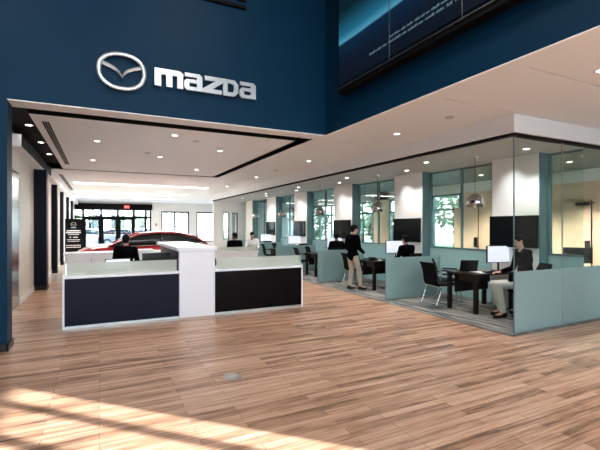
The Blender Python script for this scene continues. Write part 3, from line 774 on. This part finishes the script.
# ------------------------------------------------------------------ side rooms beyond the tinted glass
sr = [('side_table', 'dark desk behind tinted glass at far right', (8.9, 4.9)), ('side_table', 'dark desk behind tinted glass beyond the first column', (9.2, 7.4))]
for n_, l_, (x, y) in sr:
    t = thing(n_, l_, 'table', (x, y, z_), 0)
    MB().box(-.6, .6, -.4, .4, .70, .74).build('tabletop', darkwood, t)
    for sx in (-.56, .5):
        for sy in (-.36, .3): MB().box(sx, sx+.06, sy, sy+.06, 0, .70).build('leg', blackm, t)
monitor('desktop_monitor', 'dark monitor back on the desk at far right side room', (8.85, 4.95, .746), math.radians(120), .5, .32, blackg)
for i, (y, l_) in enumerate(((5.55, 'maple door behind glass at far right with closer arm'), (8.75, 'maple door behind glass left of the first column'))):
    d = struct('door_%d' % (6+i), MB().box(10.46, 10.49, y, y+.95, .01, 2.25), beigew)
    MB().box(10.45, 10.458, y-.02, y, 0, 2.27).box(10.45, 10.458, y+.95, y+.97, 0, 2.27).build('door_frame', black, d)
    MB().box(10.38, 10.458, y+.02, y+.10, 1.0, 1.3).build('door_handle', blackm, d)
    if i == 0: MB().box(10.36, 10.458, y+.02, y+.30, 2.14, 2.22).tube([(10.38, y+.05, 2.18), (10.2, y-.2, 2.19)], .015, 6).build('door_closer', blackm, d)

# ------------------------------------------------------------------ banner and exit sign
bn = thing('banner_stand', 'black information banner with white lettering beside the entrance doors', 'sign', (-1.0, 20.0, 0), .05)
MB().box(-.32, .32, -.012, .012, .08, 1.96).build('panel', black, bn, bevel=.01)
MB().box(-.34, .34, -.12, .12, 0, .08).build('base', satin, bn, bevel=.01)
tx = MB(); random.seed(5)
for (z, hw, h) in ((1.42, .26, .05), (1.34, .28, .05), (1.27, .2, .03), (1.05, .25, .025), (.98, .22, .025), (.80, .27, .03), (.72, .27, .03)):
    x = -hw
    while x < hw: w = random.uniform(.03, .08); tx.box(x, min(hw, x+w), -.016, -.012, z, z+h); x += w+.012
tx.box(-.02, .16, -.016, -.012, 1.15, 1.18)
tx.build('lettering', paper, bn)
em = MB(); em.tube([(.10*math.cos(2*PI*j/20), -.014, 1.72+.085*math.sin(2*PI*j/20)) for j in range(21)], .010, 6)
em.tube([(-.09, -.014, 1.75), (0, -.014, 1.69), (.09, -.014, 1.75)], .009, 6).box(-.1, .1, -.016, -.012, 1.56, 1.59); em.ell((-.12, -.012, 1.165), (.035, .006, .035), 10, 6)
em.build('emblem', satin, bn)
ex = thing('exit_sign', 'small red exit sign on the black header over the entrance doors', 'sign', (1.72, 30.82, 2.98))
MB().box(-.17, .17, -.03, .03, -.09, .11).build('casing', exitm, ex, bevel=.005)
for k, ch in enumerate('EXIT'):
    x = -.12+k*.065; m = MB()
    def s_(a, b, c_, d_): m.box(x+a, x+b, -.036, -.031, c_, d_)
    if ch == 'E': s_(0, .012, -.05, .06); s_(.012, .045, -.05, -.035); s_(.012, .045, 0, .014); s_(.012, .045, .046, .06)
    if ch == 'X':
        m.prism([(x, -.05), (x+.014, -.05), (x+.05, .06), (x+.036, .06)], lambda u, v, t: (u, t, v), -.036, -.031)
        m.prism([(x+.036, -.05), (x+.05, -.05), (x+.014, .06), (x, .06)], lambda u, v, t: (u, t, v), -.0365, -.0315)
    if ch == 'I': s_(.014, .027, -.05, .06)
    if ch == 'T': s_(.014, .027, -.05, .046); s_(-.008, .048, .046, .06)
    m.build('letter_'+ch.lower(), paper, ex)
fa = thing('fire_alarm', 'small red fire alarm on white wall right of the entrance', 'alarm', (3.7, 30.99, 1.75))
MB().box(-.06, .06, -.05, 0, -.09, .09).build('housing', red, fa, bevel=.01); MB().ell((0, -.055, .02), (.03, .015, .03)).build('strobe', paper, fa)

# ------------------------------------------------------------------ cars
def car(name, label, loc, rz, paint, group=None):
    """front towards +x, length 4.6"""
    t = thing(name, label, 'car', loc, rz, group)
    # lower body: stations x, halfwidth, bottom, belt z, top z (centre)
    st = [(2.30, .60, .30, .55, .66), (2.22, .76, .22, .66, .80), (2.0, .86, .20, .80, .94), (1.6, .90, .19, .90, 1.03), (1.1, .91, .19, .95, 1.07), (.75, .91, .19, .94, 1.03),
          (0, .91, .19, .95, 1.0), (-1.0, .92, .19, .99, 1.03), (-1.7, .91, .20, 1.03, 1.07), (-2.1, .86, .24, 1.0, 1.05), (-2.26, .74, .32, .9, .96), (-2.30, .6, .4, .7, .8)]
    rings = []
    for x, w, zb, zs, zt in st:
        half = [(0, zb), (w*.86, zb), (w*.97, zb+.08), (w, zb+.28 if zb+.28 < zs else (zb+zs)/2), (w*.985, zs-.05), (w*.93, zs), (w*.6, zs+(zt-zs)*.75)]
        ring_ = [(x, y, z) for y, z in half]+[(x, 0, zt)]+[(x, -y, z) for y, z in half[:0:-1]]
        rings.append(ring_)
    MB().loft(rings).build('body_shell', paint, t, smooth=True, subd=1)
    # greenhouse
    gh = [(1.25, .80, .93, .96, .80), (.85, .80, .93, 1.14, .74), (.25, .80, .95, 1.38, .64), (-.4, .80, .97, 1.43, .62), (-1.1, .80, .98, 1.40, .60), (-1.7, .78, 1.0, 1.26, .58), (-2.12, .72, 1.0, 1.03, .60)]
    MB().loft([[(x, w, zb), (x, wt+.04, zt-.06 if zt-zb > .1 else zt-.01), (x, wt*.8, zt), (x, -wt*.8, zt), (x, -wt-.04, zt-.06 if zt-zb > .1 else zt-.01), (x, -w, zb)] for x, w, zb, zt, wt in gh]).build('cabin_glass', cglass, t, smooth=True)
    rf = [(.22, 1.385, .62), (-.1, 1.43, .64), (-.5, 1.455, .64), (-1.1, 1.425, .62), (-1.65, 1.30, .60), (-1.75, 1.27, .58)]
    MB().loft([[(x, w, z-.045), (x, w*.85, z), (x, 0, z+.02), (x, -w*.85, z), (x, -w, z-.045), (x, 0, z-.03)] for x, z, w in rf]).build('roof', paint, t, smooth=True)
    for s in (-1, 1):
        MB().tube([(1.22, s*.80, .97), (.75, s*.765, 1.18), (.25, s*.70, 1.38), (-.4, s*.675, 1.425), (-1.1, s*.66, 1.395), (-1.7, s*.68, 1.24), (-2.0, s*.76, 1.05)], .026, 8).build('side_pillar', paint, t, smooth=True)
        MB().tube([(-.42, s*.815, .98), (-.46, s*.68, 1.42)], .02, 6).build('door_pillar', black, t)
        MB().tube([(1.0, s*.845, .95), (-1.9, s*.84, 1.03)], .012, 6).build('window_trim', chrome, t)
        mr = MB(); mr.ell((.66, s*1.0, 1.03), (.07, .10, .065)); mr.build('wing_mirror', paint, t, smooth=True)
        hl = MB(); hl.ell((2.02, s*.66, .70), (.20, .14, .06)); hl.build('headlamp', mat('headlamp glass', (.7, .72, .75, 1), .05, .2), t, smooth=True)
        tl = MB(); tl.ell((-2.17, s*.64, .90), (.12, .16, .06)); tl.build('tail_lamp', mat('tail lamp', (.4, .01, .01, 1), .1), t, smooth=True)
        MB().box(-.2, .0, s*.915-.01, s*.915+.012, .80, .825).box(-1.25, -1.05, s*.915-.01, s*.915+.012, .82, .845).build('door_handle', paint, t)
        for x in (1.40, -1.38):
            wh = MB()
            prof = [(.20, -.11), (.31, -.10), (.335, -.07), (.335, .07), (.31, .10), (.20, .11)]
            n_ = 28
            vs = [(x+r*math.cos(2*PI*k/n_), s*.82+y, .335+r*math.sin(2*PI*k/n_)) for r, y in prof for k in range(n_)]
            wh.add(vs, [(i*n_+k, i*n_+(k+1) % n_, ((i+1) % 6)*n_+(k+1) % n_, ((i+1) % 6)*n_+k) for i in range(6) for k in range(n_)])
            w_ = wh.build('wheel', rubber, t, smooth=True)
            r_ = MB()
            for q in range(5):
                a = 2*PI*q/5; r_.tube([(x, s*.90, .335), (x+.21*math.cos(a), s*.91, .335+.21*math.sin(a))], [.035, .022], 6)
            r_.tube([(x, s*.86, .335), (x, s*.93, .335)], .05, 12); r_.build('rim', satin, w_)
    MB().box(2.19, 2.27, -.42, .42, .38, .58).build('grille', black, t, bevel=.03)
    return t
c1 = car('car', 'glossy red car parked indoors behind the reception desk', (1.5, 15.75, 0), PI, red)
c2 = car('car', 'white car parked outside beyond the entrance doors at left', (-.6, 40, -.05), .2, carw)
c3 = dup(c2, (4.6, 44, -.05), .1, 'white car parked outside farther off, seen through the entrance doors')
car('car', 'grey car parked outside between the white ones and the doors', (1.9, 37.2, -.05), .05, carg)

# ------------------------------------------------------------------ outdoors
struct('ground_paving', MB().box(-80, 90, 31.3, 140, -.3, -.05).box(12.5, 90, -20, 31.3, -.3, -.05).box(-80, 90, -70, -8.2, -.3, -.05).box(-80, -4.3, -8.2, 31.3, -.3, -.05).box(8.5, 12.5, -8.2, 3.2, -.3, -.05), asphalt)
struct('ground_lawn', MB().box(10.7, 12.5, 3.3, 31.3, -.3, -.04).box(17, 30, 5, 60, -.048, -.03).box(-30, 60, 55, 75, -.048, -.03), grass)
def tree(label, loc, h, r, seed):
    rn = random.Random(seed)
    t = thing('leafy_tree', label, 'tree', loc, 0, 'trees outside the windows')
    MB().tube([(0, 0, 0), (.05, .02, h*.35), (0, .1, h*.7)], [.16, .12, .05], 8).build('trunk', bark, t, smooth=True)
    m = MB()
    for k in range(900):
        a, b_ = rn.uniform(0, 2*PI), math.acos(rn.uniform(-1, 1)); q = r*rn.uniform(.45, 1)**.5
        c = Vector((q*math.sin(b_)*math.cos(a), q*math.sin(b_)*math.sin(a), h*.62+q*.95*math.cos(b_)))
        u = Vector((rn.uniform(-1, 1), rn.uniform(-1, 1), rn.uniform(-1, 1))).normalized(); v = u.orthogonal().normalized(); s = rn.uniform(.10, .22)
        m.add([c-u*s, c-v*s*.5, c+u*s, c+v*s*.5], [(0, 1, 2, 3)])
    m.build('foliage', leafm, t)
for i, (x, y, h, r) in enumerate(((16.5, 15, 4.6, 1.7), (18.5, 19.5, 5.5, 2.2), (15.0, 22, 4.2, 1.5), (19, 27, 5.6, 2.3), (16.5, 33, 5, 2.0), (13.8, 17.6, 2.6, 1.0), (14.2, 26.5, 3.2, 1.3), (4, 60, 6.5, 2.8), (-3, 58, 6, 2.6), (10, 62, 7, 3))):
    tree(['leafy tree outside beyond the third bay window', 'leafy tree outside beyond the fourth bay window, the taller', 'leafy tree outside seen past the fourth column', 'tall leafy tree outside by the fifth bay', 'leafy tree outside at the farthest right windows',
          'low rounded tree outside near the third column', 'low tree outside near the fifth bay windows', 'tree beyond the car park, seen through the middle entrance door', 'tree beyond the car park, seen through left entrance door', 'tree beyond the car park, right of the others'][i], (x, y, -.04), h, r, i)
bd = thing('office_building', 'pale building across the car park beyond the entrance doors', 'building', (-4, 85, -.05))
MB().box(-14, 14, 0, 8, 0, 6).build('wall', mat('pale facade', (.6, .6, .58, 1), .8), bd); MB().box(-14.3, 14.3, -.3, 8.3, 6, 6.4).build('roof', grey, bd)
for k in range(7): MB().box(-13+k*3.8, -10.6+k*3.8, -.06, 0, 1.2, 3.8).build('window', cglass, bd)

nb = thing('sun_blocker', 'plain pale block added at right to keep low sun out of the side windows', 'building', (32, 2, -.05))  # unseen block, added to stop low sun entering through the side room windows
MB().box(-4, 4, -12, 14, 0, 9).build('wall', whitew, nb); MB().box(-4.3, 4.3, -12.3, 14.3, 9, 9.4).build('roof', grey, nb)
# ------------------------------------------------------------------ ceiling fittings and lights
def light(kind, loc, rot, energy, col=(1, 1, 1), **k):
    l = bpy.data.lights.new('lamp', kind); l.energy = energy; l.color = col
    for a, v in k.items(): setattr(l, a, v)
    o = bpy.data.objects.new('lamp_light', l); C.objects.link(o); o.location = loc; o.rotation_euler = rot; return o
WARM = (1, .94, .87)
dl0 = None
def downlight(x, y, z, label, group, power=26):
    global dl0
    if dl0 is None:
        dl0 = thing('recessed_downlight', label, 'ceiling light', (x, y, z), 0, group)
        MB().lathe([(.048, -.001), (.078, -.001), (.078, -.006), (.048, -.004), (.048, -.001)], n=24, caps=False).build('trim_ring', white, dl0, smooth=True)
        MB().lathe([(.001, -.002), (.048, -.002), (.048, -.006), (.001, -.007)], n=24).build('lens', lampw, dl0)
    else: dup(dl0, (x, y, z), 0, label, group)
    light('SPOT', (x, y, z-.03), (0, 0, 0), power, WARM, spot_size=math.radians(125), spot_blend=.6, shadow_soft_size=.012)
G = 'round downlights in the hall ceiling'
HL = [(-.04, 8.95, 'front left of the ceiling panel inside the black groove'), (-.15, 11.58, 'rear left of the ceiling panel inside the black groove'), (1.25, 7.75, 'front middle of the panel inside the groove, behind the lettering'),
      (1.32, 10.35, 'middle of the ceiling panel inside the black groove'), (2.42, 8.92, 'right part of the ceiling panel inside the black groove'), (2.6, 12.2, 'rear right of the ceiling panel inside the black groove'),
      (4.86, 5.83, 'ceiling strip beside bulkhead, second from the camera'), (4.86, 2.47, 'ceiling strip at top right, nearest the camera'),
      (4.86, 9.3, 'ceiling strip beside bulkhead, third from the camera'), (4.86, 13.2, 'ceiling strip beside bulkhead, fourth from the camera'), (4.86, 16.8, 'ceiling strip beside bulkhead, fifth from the camera')]
for x, y, l_ in HL: downlight(x, y, H, 'round lit downlight, '+l_, G, 45)
for i, y in enumerate((8.8, 10.5, 12.13)):
    downlight(-1.15, y, H+.16, 'small downlight in the left black groove, %s of three' % ('nearest', 'middle', 'farthest')[i], 'downlights in the black groove', 2)
for i in range(5):
    for q, (x, y) in enumerate(((6.79, 4.66), (6.3, 6.6))):
        downlight(x, y+DY*i, 3.02, 'office downlight %s in the %s' % (('near the glass', 'near the far divider')[q], BAY[i]), 'downlights in the office ceiling', 45)
    # narrow wash on the column face
    a, b = COLY[i]; light('SPOT', (6.9, (a+b)/2, 3.0), (0, math.radians(-22), 0), 24, (.95, .97, 1), spot_size=math.radians(85), spot_blend=1, shadow_soft_size=.05)
for x, y, z, l_ in ((9.0, 5.2, 3.02, 'side room downlight at far right'), (9.2, 7.6, 3.02, 'side room downlight beyond the first column'), (9.3, 11.0, 3.02, 'side room downlight beyond the second column'), (9.3, 15.5, 3.02, 'side room downlight beyond the third column')):
    downlight(x, y, z, l_, 'side room downlights', 320)
for x, y, l_ in ((7.6, 24.6, 'added rear lobby downlight near the office end wall'), (8.6, 27.5, 'added rear lobby downlight near the back windows')): downlight(x, y, H, l_, 'added rear lobby downlights', 60)  # unseen lamps, added so the office end windows look bright
# ceiling slot vents and smoke detectors
for i, (xa, xb, ya, yb, l_) in enumerate(((-.84, -.72, 7.62, 12.7, 'long black slot air vent in the ceiling panel'), (-1.2, -1.07, 15.2, 21.5, 'long black slot air vent along the rear left ceiling'))):
    t = thing('slot_vent', l_, 'vent', ((xa+xb)/2, (ya+yb)/2, H)); w = (xb-xa)/2; l = (yb-ya)/2
    MB().box(-w, w, -l, l, -.004, -.001).build('frame', grey, t)
    m = MB()
    for q in (-.6, 0, .6): m.box(w*q-.014, w*q+.014, -l+.03, l-.03, -.006, -.004)
    m.build('slot', black, t)
dt = None
for x, y, l_ in ((1.71, 8.09, 'inside the groove near the lettering'), (2.29, 8.86-.35, 'inside the groove at right'), (4.84, 4.57, 'on the strip by the bulkhead corner'), (1.0, 9.9, 'inside the groove at middle'), (4.75, 11.2, 'on the strip farther back')):
    if dt is None:
        dt = thing('ceiling_sensor', 'small flat round sensor '+l_, 'sensor', (x, y, H), 0, 'round ceiling sensors'); MB().lathe([(.07, -.001), (.07, -.01), (.05, -.02), (.001, -.02)], n=20).build('cover', grey, dt, smooth=True)
    else: dup(dt, (x, y, H), 0, 'small flat round sensor '+l_)
# strip lights beyond the panel
for i, (y, xa, xb) in enumerate(((17.85, -.9, 4.3), (22.35, -1.1, 4.3), (26.3, -1.2, 4.3))):
    t = thing('strip_light', ['long bright strip light across rear ceiling, nearest', 'long bright strip light across rear ceiling, middle', 'long bright strip light across rear ceiling, farthest'][i], 'ceiling light', ((xa+xb)/2, y, H), 0, 'strip lights across the rear ceiling')
    l = (xb-xa)/2
    MB().box(-l-.05, l+.05, -.34, .34, -.012, -.001).build('frame', white, t)
    m = MB(); nseg = 4
    for q in range(nseg): m.box(-l+2*l*q/nseg+.02, -l+2*l*(q+1)/nseg-.02, -.27, .27, -.016, -.012)
    m.build('lens', cove, t)
    light('AREA', ((xa+xb)/2, y, H-.05), (0, 0, 0), 110, (1, .97, .93), shape='RECTANGLE', size=xb-xa, size_y=.5)
# floor box
fb = thing('floor_box', 'round steel floor outlet cover set in the wood floor', 'floor outlet', (1.30, 4.30, 0), .3)
MB().lathe([(.001, .001), (.105, .001), (.105, .004), (.095, .006), (.001, .006)], n=32).build('cover', satin, fb, smooth=False)
MB().box(-.05, .05, -.03, .03, .006, .009).build('flap', grey, fb)

# unseen panel lights added in the tall hall to brighten the foreground floor
for i, (x, y) in enumerate(((-2, -4), (1.6, -4), (-2, 0), (1.6, 0), (-2, 3.6), (1.6, 3.6))):
    if i == 0:
        p0 = thing('added_panel_light', 'unseen square panel light added in the tall entrance ceiling', 'ceiling light', (x, y, 6.6), 0, 'added panel lights of the entrance hall')
        MB().box(-.65, .65, -.65, .65, -.03, 0).build('frame', white, p0); MB().box(-.6, .6, -.6, .6, -.034, -.03).build('lens', cove, p0)
    else: dup(p0, (x, y, 6.6))
    light('AREA', (x, y, 6.54), (0, 0, 0), 30, (1, .96, .92), shape='SQUARE', size=1.2)

# daylight
sun = light('SUN', (20, -20, 12), (0, 0, 0), 24, (1, .98, .97), angle=math.radians(.35))
el = math.radians(14.1); dv_ = Vector((-math.cos(el)*.7071, math.cos(el)*.7071, -math.sin(el)))
sun.rotation_euler = dv_.to_track_quat('-Z', 'Y').to_euler()
w = bpy.data.worlds.new('sky'); bpy.context.scene.world = w; w.use_nodes = True
nt = w.node_tree; nt.nodes.clear(); o = nt.nodes.new('ShaderNodeOutputWorld'); bg = nt.nodes.new('ShaderNodeBackground')
tc = nt.nodes.new('ShaderNodeTexCoord'); sp = nt.nodes.new('ShaderNodeSeparateXYZ'); cr = nt.nodes.new('ShaderNodeValToRGB')
nt.links.new(tc.outputs['Generated'], sp.inputs[0]); nt.links.new(sp.outputs[2], cr.inputs[0])
cr.color_ramp.elements[0].color = (.92, .96, 1, 1); cr.color_ramp.elements[1].color = (.45, .65, 1, 1); cr.color_ramp.elements[1].position = .9
nt.links.new(cr.outputs[0], bg.inputs[0]); bg.inputs[1].default_value = 4.5; nt.links.new(bg.outputs[0], o.inputs[0])

sc = bpy.context.scene
sc.view_settings.view_transform = 'Standard'; sc.view_settings.look = 'None'; sc.view_settings.gamma = 1; sc.view_settings.use_curve_mapping = False
sc.view_settings.exposure = 0.9
sc.cycles.max_bounces = 8; sc.cycles.diffuse_bounces = 5; sc.cycles.glossy_bounces = 4; sc.cycles.transparent_max_bounces = 16
sc.cycles.sample_clamp_indirect = 6; sc.cycles.caustics_reflective = False; sc.cycles.caustics_refractive = False
sc.cycles.use_denoising = True
